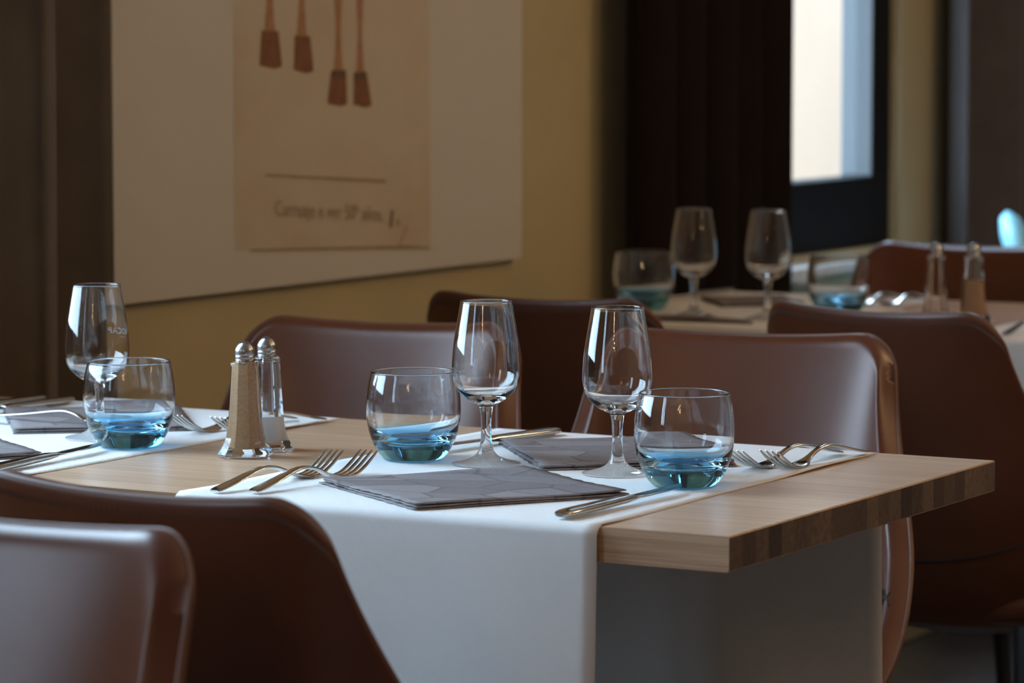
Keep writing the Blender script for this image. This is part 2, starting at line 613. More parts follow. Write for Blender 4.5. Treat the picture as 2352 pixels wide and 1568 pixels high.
# ------------------------------------------------------------------ curtains
def curtain(label, y0, y1, xc, m, folds, amp, ph=0.0, z0=0.03, z1=2.62, seed=1):
    rnd = random.Random(seed)
    root = thing('curtain', label, 'curtain', (xc, (y0 + y1) / 2, z0), group='floor length curtains along the window wall')
    n = folds * 16
    L_ = y1 - y0
    offs = [rnd.uniform(-0.35, 0.35) for _ in range(folds + 2)]
    am = [rnd.uniform(0.7, 1.15) for _ in range(folds + 2)]
    V, F = [], []
    rows = 14
    for r in range(rows + 1):
        tz = r / rows
        z = (z1 - z0) * tz
        for k in range(n + 1):
            t = k / n
            q = t * folds
            i = int(q)
            a = am[i] * (1 - (q - i)) + am[i + 1] * (q - i)
            of = offs[i] * (1 - (q - i)) + offs[i + 1] * (q - i)
            c = math.sin(2 * PI * (q + of * 0.5) + ph + 0.25 * math.sin(tz * 3 + i))
            x = amp * a * math.copysign(abs(c) ** 0.8, c)
            y = (t - 0.5) * L_ * (1 + 0.02 * math.sin(tz * 4)) + 0.010 * math.cos(4 * PI * q + ph)
            V.append((x, y, z))
    w = n + 1
    for r in range(rows):
        for k in range(n):
            F.append((r * w + k, r * w + k + 1, (r + 1) * w + k + 1, (r + 1) * w + k))
    o = mesh_obj('drape', V, F, m, root)
    md = o.modifiers.new('thick', 'SOLIDIFY')
    md.thickness = 0.004
    md.offset = 0
    box_obj('heading_tape', (-amp, -L_ / 2, z1 - z0), (amp, L_ / 2, z1 - z0 + 0.05), m, root, 0.004)
    return root
curtain('olive brown velvet curtain left of the picture', 0.34, 0.885, WALL_X + 0.075, M_curt_l, 4, 0.030, 0.6, seed=3)
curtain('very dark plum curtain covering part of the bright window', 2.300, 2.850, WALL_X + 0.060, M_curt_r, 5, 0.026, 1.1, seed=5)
curtain('grey brown curtain at the right edge beyond the pale pier', 3.625, 4.35, WALL_X + 0.062, M_curt_f, 3, 0.046, 2.2, seed=9)

# ------------------------------------------------------------------ wall art
ART_X = -1.342
art = thing('wall_art', 'large pale framed print of brown brush shapes with a hand lettered caption', 'picture', (WALL_X, 1.545, 0.815))
# local: x out of wall, y along wall (0 = centre), z up
def AY(y):
    return y - 1.545
def AZ(z):
    return z - 0.815
dX = ART_X - WALL_X
box_obj('black_edge', (0.0, AY(1.012), AZ(0.815)), (dX - 0.002, AY(2.046), AZ(1.86)), M_edge, art)
box_obj('board', (dX - 0.002, AY(1.0125), AZ(0.8155)), (dX, AY(2.0455), AZ(1.8595)), M_board, art)
def flat(name, pts, m, lift, parent=None):
    x = dX + lift
    V = [(x, AY(p[0] + 0.016), AZ(p[1])) for p in pts] + [(x - 0.0003, AY(p[0] + 0.016), AZ(p[1])) for p in pts]
    n = len(pts)
    F = [tuple(range(n)), tuple(reversed(range(n, 2 * n)))] + [(i, i + n, (i + 1) % n + n, (i + 1) % n) for i in range(n)]
    bm = bmesh.new()
    vs_ = [bm.verts.new(q) for q in V]
    for q in F:
        bm.faces.new([vs_[k] for k in q])
    return bm_obj(name, bm, m, parent or art)
sheet = flat('printed_sheet', [(1.264, 0.869), (1.761, 0.843), (1.761, 1.80), (1.264, 1.80)], M_sheet, 0.0006)
sheet['label'] = 'cream printed sheet'
hoofs = [((1.348, 1.155), (1.350, 1.108), 0.020, 0.027, 1.22), ((1.427, 1.148), (1.430, 1.101), 0.019, 0.024, 1.22),
         ((1.517, 1.099), (1.514, 1.055), 0.019, 0.025, 1.22), ((1.573, 1.096), (1.579, 1.052), 0.017, 0.024, 1.22)]
for k, ((ty, tz), (by, bz), wt, wb, top) in enumerate(hoofs):
    flat('printed_brush_tip', [(by - wb, bz + 0.002), (by + wb * 0.3, bz - 0.003), (by + wb, bz), (ty + wt, tz), (ty - wt, tz + 0.001)], M_ink1, 0.0012, sheet)
    if k > 1:
        flat('printed_brush_band', [(ty - wt, tz - 0.007), (ty + wt, tz - 0.008), (ty + wt * 0.95, tz + 0.003), (ty - wt * 0.95, tz + 0.003)], M_ink3, 0.0016, sheet)
    hh = 0.30 + 0.1 * (k > 1)
    wz = [(-0.2, 0.8), (0.03, 0.55), (0.06, 0.42), (0.10, 0.7), (0.16, 0.45), (hh, 0.62)]
    L1 = [(ty - wt * b2 * (0.8 if k != 1 else 0.9), tz + max(a, 0)) for a, b2 in wz]
    R1 = [(ty + wt * b2 * (0.8 if k != 1 else 0.7), tz + max(a, 0)) for a, b2 in wz]
    flat('printed_handle', L1 + R1[::-1], M_ink2, 0.0009, sheet)
flat('printed_rule', [(1.335, 0.9635), (1.640, 0.943), (1.640, 0.948), (1.335, 0.9665)], M_ink4, 0.0012, sheet)
flat('printed_rule', [(1.30, 0.866), (1.70, 0.8475), (1.758, 0.8445), (1.758, 0.848), (1.70, 0.8525), (1.30, 0.869)], M_ink4, 0.0012, sheet)
flat('printed_stroke', [(1.672, 0.852), (1.676, 0.852), (1.698, 0.880), (1.694, 0.880)], M_ink4, 0.0012, sheet)
flat('printed_stroke', [(1.648, 0.880), (1.655, 0.880), (1.660, 0.905), (1.653, 0.905)], M_ink3, 0.0012, sheet)
flat('printed_stroke', [(1.668, 0.881), (1.676, 0.881), (1.676, 0.891), (1.668, 0.891)], M_ink4, 0.0012, sheet)

def text_mesh(body, size, spacing=1.0):
    cu = bpy.data.curves.new('lettering', 'FONT')
    cu.body = body
    cu.size = size
    cu.space_character = spacing
    cu.resolution_u = 3
    ob = bpy.data.objects.new('lettering_tmp', cu)
    C.objects.link(ob)
    dg = bpy.context.evaluated_depsgraph_get()
    me = bpy.data.meshes.new_from_object(ob.evaluated_get(dg))
    bpy.data.objects.remove(ob)
    return me
me = text_mesh('Carruaje e ver 50\u00aa a\u00f1os.', 0.0295, 1.02)
xs = [vv.co.x for vv in me.vertices]
sc = 0.275 / (max(xs) - min(xs))
for vv in me.vertices:
    x, y = vv.co.x * sc, vv.co.y
    vv.co = (dX + 0.0014, AY(1.372) + x, AZ(0.9105) + y - x * 0.075)
mesh_link('printed_caption', me, M_ink5, sheet, smooth=False)

# ------------------------------------------------------------------ table
TW, TT, TL, TZ = 0.575, 0.0295, 1.205, 0.75
NST = 23
def table(label, y0):
    root = thing('dining_table', label, 'table', (0, y0, 0), group='oak dining tables end-on to the window wall')
    sw = TW / NST
    c = 0.0012
    # stave cross-section extruded along -x, chamfered at the free end
    prof = [(-TL, TZ - TT), (-c, TZ - TT), (0, TZ - TT + c), (0, TZ - c), (-c, TZ), (-TL, TZ)]
    n = len(prof)
    V = [(x, 0, z) for x, z in prof] + [(x, sw, z) for x, z in prof]
    F = [tuple(range(n)), tuple(reversed(range(n, 2 * n)))] + [(i + 1 if i + 1 < n else 0, i, i + n, (i + 1) % n + n) for i in range(n)]
    bm = bmesh.new()
    vv = [bm.verts.new(q) for q in V]
    for q in F:
        bm.faces.new([vv[k] for k in q])
    bmesh.ops.recalc_face_normals(bm, faces=bm.faces)
    me = bpy.data.meshes.new('stave')
    bm.to_mesh(me)
    bm.free()
    me.materials.append(M_oak)
    me.materials.append(M_end)
    for p in me.polygons:
        if p.normal.x > 0.9:
            p.material_index = 1
    for k in range(NST):
        o = bpy.data.objects.new('stave', me)
        o.location = (0, k * sw, 0)
        o.parent = root
        C.objects.link(o)
    for x in (-0.33, -0.94):
        v1 = [(0.035, 0.0), (0.035, 0.70)]
        o = lathe('column', [(0.035, 0.012), (0.035, TZ - TT - 0.004)], M_leg, root, 24, True, True, auto=40)
        o.location = (x, TW / 2, 0)
        o = lathe('foot_plate', [(0.20, 0.0), (0.20, 0.008), (0.19, 0.012)], M_leg, root, 48, True, True, auto=40)
        o.location = (x, TW / 2, 0)
    box_obj('under_frame', (-1.15, TW / 2 - 0.03, TZ - TT - 0.004), (-0.12, TW / 2 + 0.03, TZ - TT), M_leg, root)
    return root
Y2 = 1.815
table('oak table with laid place settings in the foreground, chopping-block end grain showing', 0.0)
table('oak table behind the chairs, out of focus', Y2)

def runner(label, x0, x1, y0, seed, far_z=0.40):
    rnd = random.Random(seed)
    r = 0.009
    path = []
    zt = TZ + 0.0006
    def arc(cy, cz, a0, a1, n=7):
        for k in range(n + 1):
            a = a0 + (a1 - a0) * k / n
            path.append((cy + r * math.cos(a), cz + r * math.sin(a)))
    for k in range(14):
        path.append((-0.0065 - 0.004 * (1 - k / 14) ** 2, 0.40 + (zt - r - 0.40) * k / 14))
    arc(-0.0065 + r, zt - r, PI, PI / 2)
    nf = 26
    ya, yb = -0.0065 + r, TW + 0.0065 - r
    for k in range(1, nf):
        path.append((ya + (yb - ya) * k / nf, zt))
    arc(TW + 0.0065 - r, zt - r, PI / 2, 0)
    for k in range(1, 15):
        path.append((TW + 0.0065 + 0.004 * (k / 14) ** 2, zt - r - (zt - r - far_z) * k / 14))
    nc = 30
    V, F = [], []
    ph = rnd.uniform(0, 6)
    for py, pz in path:
        top = pz > zt - 1e-5
        for k in range(nc + 1):
            u = k / nc
            x = x0 + (x1 - x0) * u
            dx = 0.0012 * math.sin(py * 17 + ph) * (1 if u in (0, 1) else 0.3)
            dz = 0.0
            dy = 0.0
            if top:
                e = max(0, (u - 0.93) / 0.07) + max(0, (0.07 - u) / 0.07)
                dz = 0.0018 * e * max(0, math.sin(py * 13 + 2.1)) ** 2
            else:
                h = max(0.0, zt - 0.03 - pz)
                dy = (-1 if py < 0.2 else 1) * (0.010 * h / 0.35 * (0.5 + 0.5 * math.sin(u * 7 + ph)))
            V.append((x + dx - (x0 + x1) / 2, py + dy, pz + dz))
    w = nc + 1
    for i in range(len(path) - 1):
        for k in range(nc):
            F.append((i * w + k, i * w + k + 1, (i + 1) * w + k + 1, (i + 1) * w + k))
    o = mesh_obj('table_runner', V, F, M_paper)
    o.location = ((x0 + x1) / 2, y0, 0)
    md = o.modifiers.new('thick', 'SOLIDIFY')
    md.thickness = 0.0004
    md.offset = -1
    return tag(o, label, 'table runner', 'white paper runners across the tables')
runner('white paper runner hanging over the front edge of the nearest table', -0.541, -0.1185, 0, 1)
runner('white paper runner across the nearest table at the left edge', -1.151, -0.729, 0, 2, 0.62)
runner('white paper runner on the far table below the blurred wine glasses', -1.190, -0.800, Y2, 3, 0.70)
runner('white paper runner on the far table at the right edge', -0.560, -0.1385, Y2, 4)

# ------------------------------------------------------------------ dining chairs
W_T = [(0.43, 0.125), (0.445, 0.158), (0.465, 0.182), (0.50, 0.202), (0.545, 0.211), (0.60, 0.208), (0.66, 0.195), (0.71, 0.182), (0.76, 0.1725), (0.80, 0.1685), (0.84, 0.1675)]
YC_T = [(0.43, -0.10), (0.445, -0.075), (0.465, -0.060), (0.50, -0.040), (0.60, -0.006), (0.71, 0.016), (0.78, 0.030), (0.84, 0.045)]
YE_T = [(0.43, -0.235), (0.445, -0.242), (0.465, -0.238), (0.50, -0.212), (0.545, -0.165), (0.62, -0.095), (0.71, -0.040), (0.78, -0.004), (0.84, 0.020)]
HT = 0.8305
def smooth_tab(tab):
    xs_ = [p[0] for p in tab]
    c = catmull(tab, 8)
    return sorted(c)
W_T, YC_T, YE_T = smooth_tab(W_T), smooth_tab(YC_T), smooth_tab(YE_T)
def gfun(s):
    return math.sin(s * 0.72 * PI / 2) / math.sin(0.72 * PI / 2)
def ztop(s):
    wt, R = 0.1675, 0.0435
    x = abs(gfun(s)) * wt
    z = HT - 0.0062 * max(0, 1 - (x / 0.1375) ** 2)
    if x > wt - R:
        q = (x - (wt - R)) / R
        z -= R * (1 - math.sqrt(max(0, 1 - min(1, q) ** 2)))
    return z
def shell_pt(s, v):
    zb = 0.430
    zt_ = ztop(s)
    z = zb + (zt_ - zb) * v
    w = interp(W_T, z)
    yc, ye = interp(YC_T, z), interp(YE_T, z)
    a = abs(s) * PI / 2
    return Vector((w * gfun(s), yc + (ye - yc) * abs(s) ** 2.3, z))
def shell_sz(s, z):
    yc, ye = interp(YC_T, z), interp(YE_T, z)
    return Vector((interp(W_T, z) * gfun(s), yc + (ye - yc) * abs(s) ** 2.3, z))
def shell_n(s, v):
    z = 0.430 + (ztop(s) - 0.430) * v
    ds = shell_sz(s + 0.006, z) - shell_sz(s - 0.006, z)
    dz = shell_sz(s, min(0.838, z + 0.006)) - shell_sz(s, max(0.431, z - 0.006))
    n = ds.cross(dz)
    return n.normalized() if n.length > 1e-12 else Vector((0, -1, 0))

def build_chair_meshes():
    ns, nv = 64, 40
    S = [math.sin((-1 + 2 * k / ns) * PI / 2) for k in range(ns + 1)]
    Vv = [1 - (1 - j / nv) ** 1.7 for j in range(nv + 1)]
    T = 0.015
    def thick(s, v):
        p = shell_pt(s, v)
        ds = abs((shell_pt(math.copysign(1, s), v) - p).length)
        dt = (shell_pt(s, 1) - p).length
        k = math.hypot(max(0.0, 1 - ds / 0.020), max(0.0, 1 - dt / 0.020), max(0.0, 1 - v / 0.03))
        k = min(1.0, k)
        return T * math.sqrt(max(0.0, 1 - k * k)) + 0.0015
    V, F = [], []
    for side in (1, -1):
        for s in S:
            for v in Vv:
                V.append(shell_pt(s, v) + shell_n(s, v) * (thick(s, v) * 1.5 if side == 1 else -0.20 * thick(s, v) - 0.0015))
    m = nv + 1
    off = (ns + 1) * m
    for i in range(ns):
        for j in range(nv):
            a, b_, c, d = i * m + j, (i + 1) * m + j, (i + 1) * m + j + 1, i * m + j + 1
            F.append((a, b_, c, d))
            F.append((off + d, off + c, off + b_, off + a))
    def strip(idx):
        for p, q in zip(idx, idx[1:]):
            F.append((q, p, off + p, off + q))
    strip([i * m for i in range(ns + 1)][::-1])
    strip([i * m + nv for i in range(ns + 1)])
    strip([j for j in range(m)])
    strip([ns * m + j for j in range(m)][::-1])
    bm = bmesh.new()
    vv = [bm.verts.new(q) for q in V]
    for q in F:
        try:
            bm.faces.new([vv[k] for k in q])
        except ValueError:
            pass
    bmesh.ops.recalc_face_normals(bm, faces=bm.faces)
    me = bpy.data.meshes.new('backrest')
    bm.to_mesh(me)
    bm.free()
    me.polygons.foreach_set('use_smooth', [True] * len(me.polygons))
    me.materials.append(M_leather)
    res = {'backrest': me}
    # rim path
    rim = [shell_pt(-1, v) for v in [j / 40 for j in range(0, 40)]]
    rim += [shell_pt(math.sin((-1 + 2 * k / 90) * PI / 2), 1) for k in range(91)]
    rim += [shell_pt(1, v) for v in [1 - j / 40 for j in range(1, 41)]]
    v_, f_ = tube([tuple(p) for p in rim], 0.0019, 7)
    res['piping'] = bpy.data.meshes.new('piping')
    res['piping'].from_pydata([tuple(p) for p in v_], [], f_)
    res['piping'].materials.append(M_piping)
    res['piping'].polygons.foreach_set('use_smooth', [True] * len(f_))
    # stitches along rim, front and back
    parts = []
    for side in (-1,):
        for k in range(8, 118):
            t = k / 126
            s = math.sin((-1 + 2 * t) * PI / 2)
            if abs(s) > 0.985:
                continue
            v = 0.968
            p = shell_pt(s, v) - shell_n(s, v) * (0.2 * thick(s, v) + 0.0018)
            s2 = s + 0.004
            p2 = shell_pt(s2, v + 0.012) - shell_n(s2, v + 0.012) * (0.2 * thick(s2, v + 0.012) + 0.0018)
            parts.append(tube([tuple(p), tuple((p + p2) / 2 + shell_n(s, v) * 0.0004 * side), tuple(p2)], 0.0007, 4))
    v_, f_ = merge(parts)
    res['stitching'] = bpy.data.meshes.new('stitching')
    res['stitching'].from_pydata([tuple(p) for p in v_], [], f_)
    res['stitching'].materials.append(M_thread2)
    # cross stitched seam on the lower inside of the wings and round the back
    parts = []
    def at(s, z, side):
        v = (z - 0.43) / (ztop(s) - 0.43)
        return shell_pt(s, v) + shell_n(s, v) * ((thick(s, v) * 1.5 + 0.0006) if side == 1 else -0.2 * thick(s, v) - 0.002)
    s = -0.985
    while s < 0.975:
        d = 0.026
        zc = 0.545 + 0.022 * s * s
        h = 0.0065
        parts.append(tube([tuple(at(s, zc - h, 1)), tuple(at(s + d, zc + h, 1))], 0.0011, 4))
        parts.append(tube([tuple(at(s, zc + h, 1)), tuple(at(s + d, zc - h, 1))], 0.0011, 4))
        s += d
    parts.append(tube([tuple(at(-0.97 + 1.94 * k / 60, 0.525 + 0.075 * abs(-0.97 + 1.94 * k / 60) ** 2, -1)) for k in range(61)], 0.0013, 5))
    v_, f_ = merge(parts)
    res['seam'] = bpy.data.meshes.new('seam')
    res['seam'].from_pydata([tuple(p) for p in v_], [], f_)
    res['seam'].materials.append(M_thread)
    # seat cushion
    V, F = [], []
    nr, na = 10, 40
    cy, hx, hy = -0.178, 0.175, 0.102
    for i in range(nr + 1):
        ph = -PI / 2 + PI * i / nr
        rr = max(1e-3, math.cos(ph)) ** 0.35
        z = 0.470 + 0.028 * math.copysign(abs(math.sin(ph)) ** 0.6, math.sin(ph))
        for k in range(na):
            a = 2 * PI * k / na
            c, s_ = math.cos(a), math.sin(a)
            px_ = math.copysign(abs(c) ** 0.55, c) * hx * rr
            py_ = math.copysign(abs(s_) ** 0.55, s_) * hy * rr
            V.append((px_ * (1 - 0.10 * (py_ / hy)), cy + py_, z))
    for i in range(nr):
        for k in range(na):
            k2 = (k + 1) % na
            F.append((i * na + k, i * na + k2, (i + 1) * na + k2, (i + 1) * na + k))
    F.append(tuple(reversed(range(na))))
    F.append(tuple(range(nr * na, (nr + 1) * na)))
    res['seat'] = bpy.data.meshes.new('seat')
    res['seat'].from_pydata(V, [], F)
    res['seat'].materials.append(M_leather)
    res['seat'].polygons.foreach_set('use_smooth', [True] * len(F))
    for nm, sx, sy in (('leg_a', -1, 0), ('leg_b', 1, 0), ('leg_c', -1, 1), ('leg_d', 1, 1)):
        top = (sx * 0.15, -0.08 if sy == 0 else -0.20, 0.45)
        bot = (sx * 0.215, 0.03 if sy == 0 else -0.27, 0.0)
        v_, f_ = tube([bot, top], [0.009, 0.014], 12)
        res[nm] = bpy.data.meshes.new('leg')
        res[nm].from_pydata([tuple(p) for p in v_], [], f_)
        res[nm].materials.append(M_leg)
    return res
CH = build_chair_meshes()
def chair(label, x, y, rot):
    root = thing('dining_chair', label, 'chair', (x, y, 0), rot, 'brown leatherette dining chairs')
    for nm in ('backrest', 'seat', 'leg_a', 'leg_b', 'leg_c', 'leg_d'):
        o = bpy.data.objects.new(nm.split('_')[0], CH[nm])
        C.objects.link(o)
        o.parent = root
        if nm == 'backrest':
            for sub in ('piping', 'stitching', 'seam'):
                q = bpy.data.objects.new(sub if sub != 'seam' else 'cross_stitched_seam', CH[sub])
                C.objects.link(q)
                q.parent = o
                if sub != 'piping':
                    q['kind'] = 'stuff'
    return root
chair('tan brown leatherette chair facing the viewer beyond the right end of the near table', -0.417, 0.886, 0.22)
chair('brown leatherette chair facing the viewer beside the wall, behind the shakers', -0.838, 0.818, 0.17)
chair('dark brown chair seen from behind, below the picture corner, behind a wine glass', -0.875, 1.274, PI - 0.03)
chair('dark brown chair seen from behind at the right edge of the photo', -0.43, 1.306, PI - 0.2)
chair('blurred reddish brown chair on the far side of the back table, behind the blurred shakers', -0.804, 2.455, -0.04)
chair('dark brown chair in the foreground seen from behind, against the white runner', -0.246, -0.448, PI - 0.12)
chair('glossy brown chair in the bottom left corner, nearest to the viewer', -0.226, -0.68, 0.007)

# pale blue padded chair in the distance, side on
bc = thing('padded_chair', 'pale blue padded chair far away at the right edge', 'chair', (-1.036, 3.402, 0), YAW - 0.142)
secs = [(0, -0.02 - 0.0, 0.45, 0.30, 0.05), (0, -0.025, 0.47, 0.36, 0.056)]
path = [(0.020, 0.44), (0.015, 0.50), (0.005, 0.58), (-0.012, 0.66), (-0.030, 0.74), (-0.046, 0.79), (-0.056, 0.818), (-0.060, 0.829)]
V, F = [], []
n = 20
for i, (px_, z) in enumerate(path):
    k_ = [0.75, 0.95, 1, 1, 1, 0.93, 0.65, 0.2][i]
    for k in range(n):
        a = 2 * PI * k / n
        c, s_ = math.cos(a), math.sin(a)
        V.append((px_ + 0.029 * k_ * math.copysign(abs(c) ** 0.7, c), 0.13 * (0.4 + 0.6 * k_) * math.copysign(abs(s_) ** 0.7, s_), z))
for i in range(len(path) - 1):
    for k in range(n):
        k2 = (k + 1) % n
        F.append((i * n + k, i * n + k2, (i + 1) * n + k2, (i + 1) * n + k))
F += [tuple(reversed(range(n))), tuple(range((len(path) - 1) * n, len(path) * n))]
mesh_obj('backrest', V, F, M_blue_up, bc)
box_obj('seat', (0.0, -0.21, 0.42), (0.42, 0.21, 0.47), M_blue_up, bc, 0.02)
for sx, sy in ((0.03, -0.18), (0.03, 0.18), (0.38, -0.18), (0.38, 0.18)):
    v_, f_ = tube([(sx, sy * 1.1, 0), (sx, sy, 0.425)], [0.009, 0.013], 10)
    mesh_obj('leg', v_, f_, M_leg, bc)

# ------------------------------------------------------------------ glassware
mm = 0.001
def wine_glass():
    root = thing('wine_glass', 'x', 'wine glass', group='stemmed wine glasses')
    foot = [(1.0, 0.0), (12, 0.0), (20, 0.0), (26, 0.0), (31, 0.0), (32.3, 0.5), (32.5, 1.3), (31.8, 2.0), (26, 3.2), (19, 5.0), (13, 7.4), (9.3, 10.3)]
    stem = [(9.3, 10.3), (7.0, 14), (5.7, 19), (5.05, 26), (4.85, 34), (5.0, 42), (5.5, 49), (6.3, 54), (7.4, 56.6)]
    outer = [(7.4, 56.6), (11.5, 58.2), (17, 61), (22.8, 65.6), (27.2, 70.2), (30.3, 76), (32.0, 83), (32.5, 90), (32.1, 99), (30.9, 113), (28.8, 127), (26.3, 141), (24.2, 152.6)]
    rim = [(24.2, 152.6), (24.25, 153.6), (23.75, 154.4), (23.05, 154.2), (22.85, 153.2)]
    inner = [(22.85, 153.2), (25.1, 141), (27.6, 127), (29.7, 113), (30.9, 99), (31.3, 90), (30.8, 83), (29.0, 76.5), (25.8, 71.3), (20.8, 67.2), (14, 64.4), (8, 63.2), (3.0, 62.8), (0.4, 62.8)]
    S = lambda p: [(r * mm, (z - 0.75) * mm) for r, z in p]   # the foot rests in close contact with the paper
    bowl = catmull(outer, 5)[:-1] + catmull(rim, 3)[:-1] + catmull(inner, 5)
    lathe('bowl', S(bowl), M_glass, root, 80, cap_end=True)
    lathe('stem', S(catmull(stem, 5)), M_glass, root, 48)
    lathe('foot', S(catmull(foot, 5)), M_glass, root, 72, cap_start=True)
    return root
WG = wine_glass()
def tumbler():
    root = thing('tumbler', 'x', 'tumbler', group='round tumblers with blue bases')
    base = [(0.5, 1.6), (14, 1.5), (21, 0.9), (25, 0.0), (28.5, 0.9), (32, 4.5), (35.3, 9.5), (38.2, 15.0), (40.6, 21.0)]
    outer = [(40.6, 21.0), (42.8, 28), (44.4, 38), (45.0, 50), (44.3, 62), (42.8, 73), (40.6, 82.3)]
    rim = [(40.6, 82.3), (40.55, 83.4), (39.9, 84.0), (39.2, 83.5), (39.0, 82.4)]
    inner = [(39.0, 82.4), (41.3, 73), (42.8, 62), (43.4, 50), (42.6, 38), (40.2, 29), (35.8, 23.0), (29, 19.4), (20, 17.6), (10, 16.9), (0.5, 16.8)]
    S = lambda p: [(r * mm, z * mm) for r, z in p]
    body = catmull(outer, 5)[:-1] + catmull(rim, 3)[:-1] + catmull(inner, 5)
    lathe('bowl', S(body), M_tumbler, root, 96, cap_end=True)
    b_ = lathe('base', S(catmull(base, 5)), M_tumbler, root, 96, cap_start=True)
    b_['label'] = 'thick blue glass base'
    return root
TB = tumbler()
ZG = TZ + 0.0012
first = {'w': True, 't': True}
def put(proto, key, label, x, y, rot=0.0, z=ZG):
    if first.get(key, False):
        first[key] = False
        proto.location = (x, y, z)
        proto.rotation_euler = (0, 0, rot)
        proto['label'] = label
        return proto
    return dup(proto, (x, y, z), rot, label)
put(WG, 'w', 'empty wine glass right of centre, behind the front right blue tumbler', -0.262, 0.3035)
put(WG, 'w', 'empty wine glass in the centre, beside the middle blue tumbler', -0.403, 0.3073)
G3 = put(WG, 'w', 'empty wine glass at the left with mirrored white lettering on it', -0.8446, 0.297)
put(WG, 'w', 'blurred wine glass on the back table, left one in front of the dark curtain', -0.991, 1.919)
put(WG, 'w', 'blurred wine glass on the back table, right one in front of the dark curtain', -0.880, 1.930)
put(TB, 't', 'blue based tumbler at the right, nearest to the viewer', -0.171, 0.259)
put(TB, 't', 'blue based tumbler in the centre, left of a wine glass', -0.482, 0.306)
put(TB, 't', 'blue based tumbler at the left in front of the lettered wine glass', -0.776, 0.2555)
put(TB, 't', 'blurred blue based tumbler on the back table, against the wall edge', -1.113, 2.001)
put(TB, 't', 'blurred tumbler on the back table below the window', -0.832, 2.065)

# lettering printed on the far side of the left wine glass
def bend_text(body, size, spacing, zc, rad, a_mid):
    me = text_mesh(body, size, spacing)
    xs = [p.co.x for p in me.vertices]
    ys = [p.co.y for p in me.vertices]
    cx, cyy = (max(xs) + min(xs)) / 2, (max(ys) + min(ys)) / 2
    for p in me.vertices:
        z = zc + (p.co.y - cyy)
        r = interp([(0.083, 0.0320), (0.090, 0.0325), (0.099, 0.0321), (0.113, 0.0309), (0.127, 0.0288)], z) + 0.0002
        a = a_mid + (p.co.x - cx) / rad
        p.co = (r * math.cos(a), r * math.sin(a), z)
    return me
away = PI / 2 + YAW               # direction from the camera through the glass
me = bend_text('NOCAP', 0.0090, 1.12, 0.1055, 0.0315, away - 0.78)
o = mesh_link('printed_lettering', me, M_print, G3, smooth=False)
o['label'] = 'white printed lettering'
me = bend_text('--------------', 0.0030, 0.8, 0.0995, 0.0315, away - 0.88)
o = mesh_link('printed_underline', me, M_print, G3, smooth=False)

# ------------------------------------------------------------------ shakers
def sq_ring(d, ch, n=3):
    """square section of width d with chamfered, slightly rounded corners"""
    h = d / 2
    c = d * ch
    pts = [(h, -h + c), (h, h - c), (h - c, h), (-h + c, h), (-h, h - c), (-h, -h + c), (-h + c, -h), (h - c, -h)]
    out = []
    for i, p in enumerate(pts):
        q = pts[(i + 1) % 8]
        for k in range(n):
            t = (k + 0.0) / n
            out.append((p[0] + (q[0] - p[0]) * t, p[1] + (q[1] - p[1]) * t))
    return out
def sq_loft(secs, ch, cap0=True, cap1=True, flip=False, n=3):
    V, F = [], []
    m = 8 * n
    for d, z in secs:
        for x, y in sq_ring(d, ch, n):
            V.append((x, y, z))
    for i in range(len(secs) - 1):
        for k in range(m):
            k2 = (k + 1) % m
            F.append((i * m + k, i * m + k2, (i + 1) * m + k2, (i + 1) * m + k))
    if cap0:
        F.append(tuple(reversed(range(m))))
    if cap1:
        F.append(tuple(range((len(secs) - 1) * m, len(secs) * m)))
    if flip:
        F = [tuple(reversed(q)) for q in F]
    return V, F
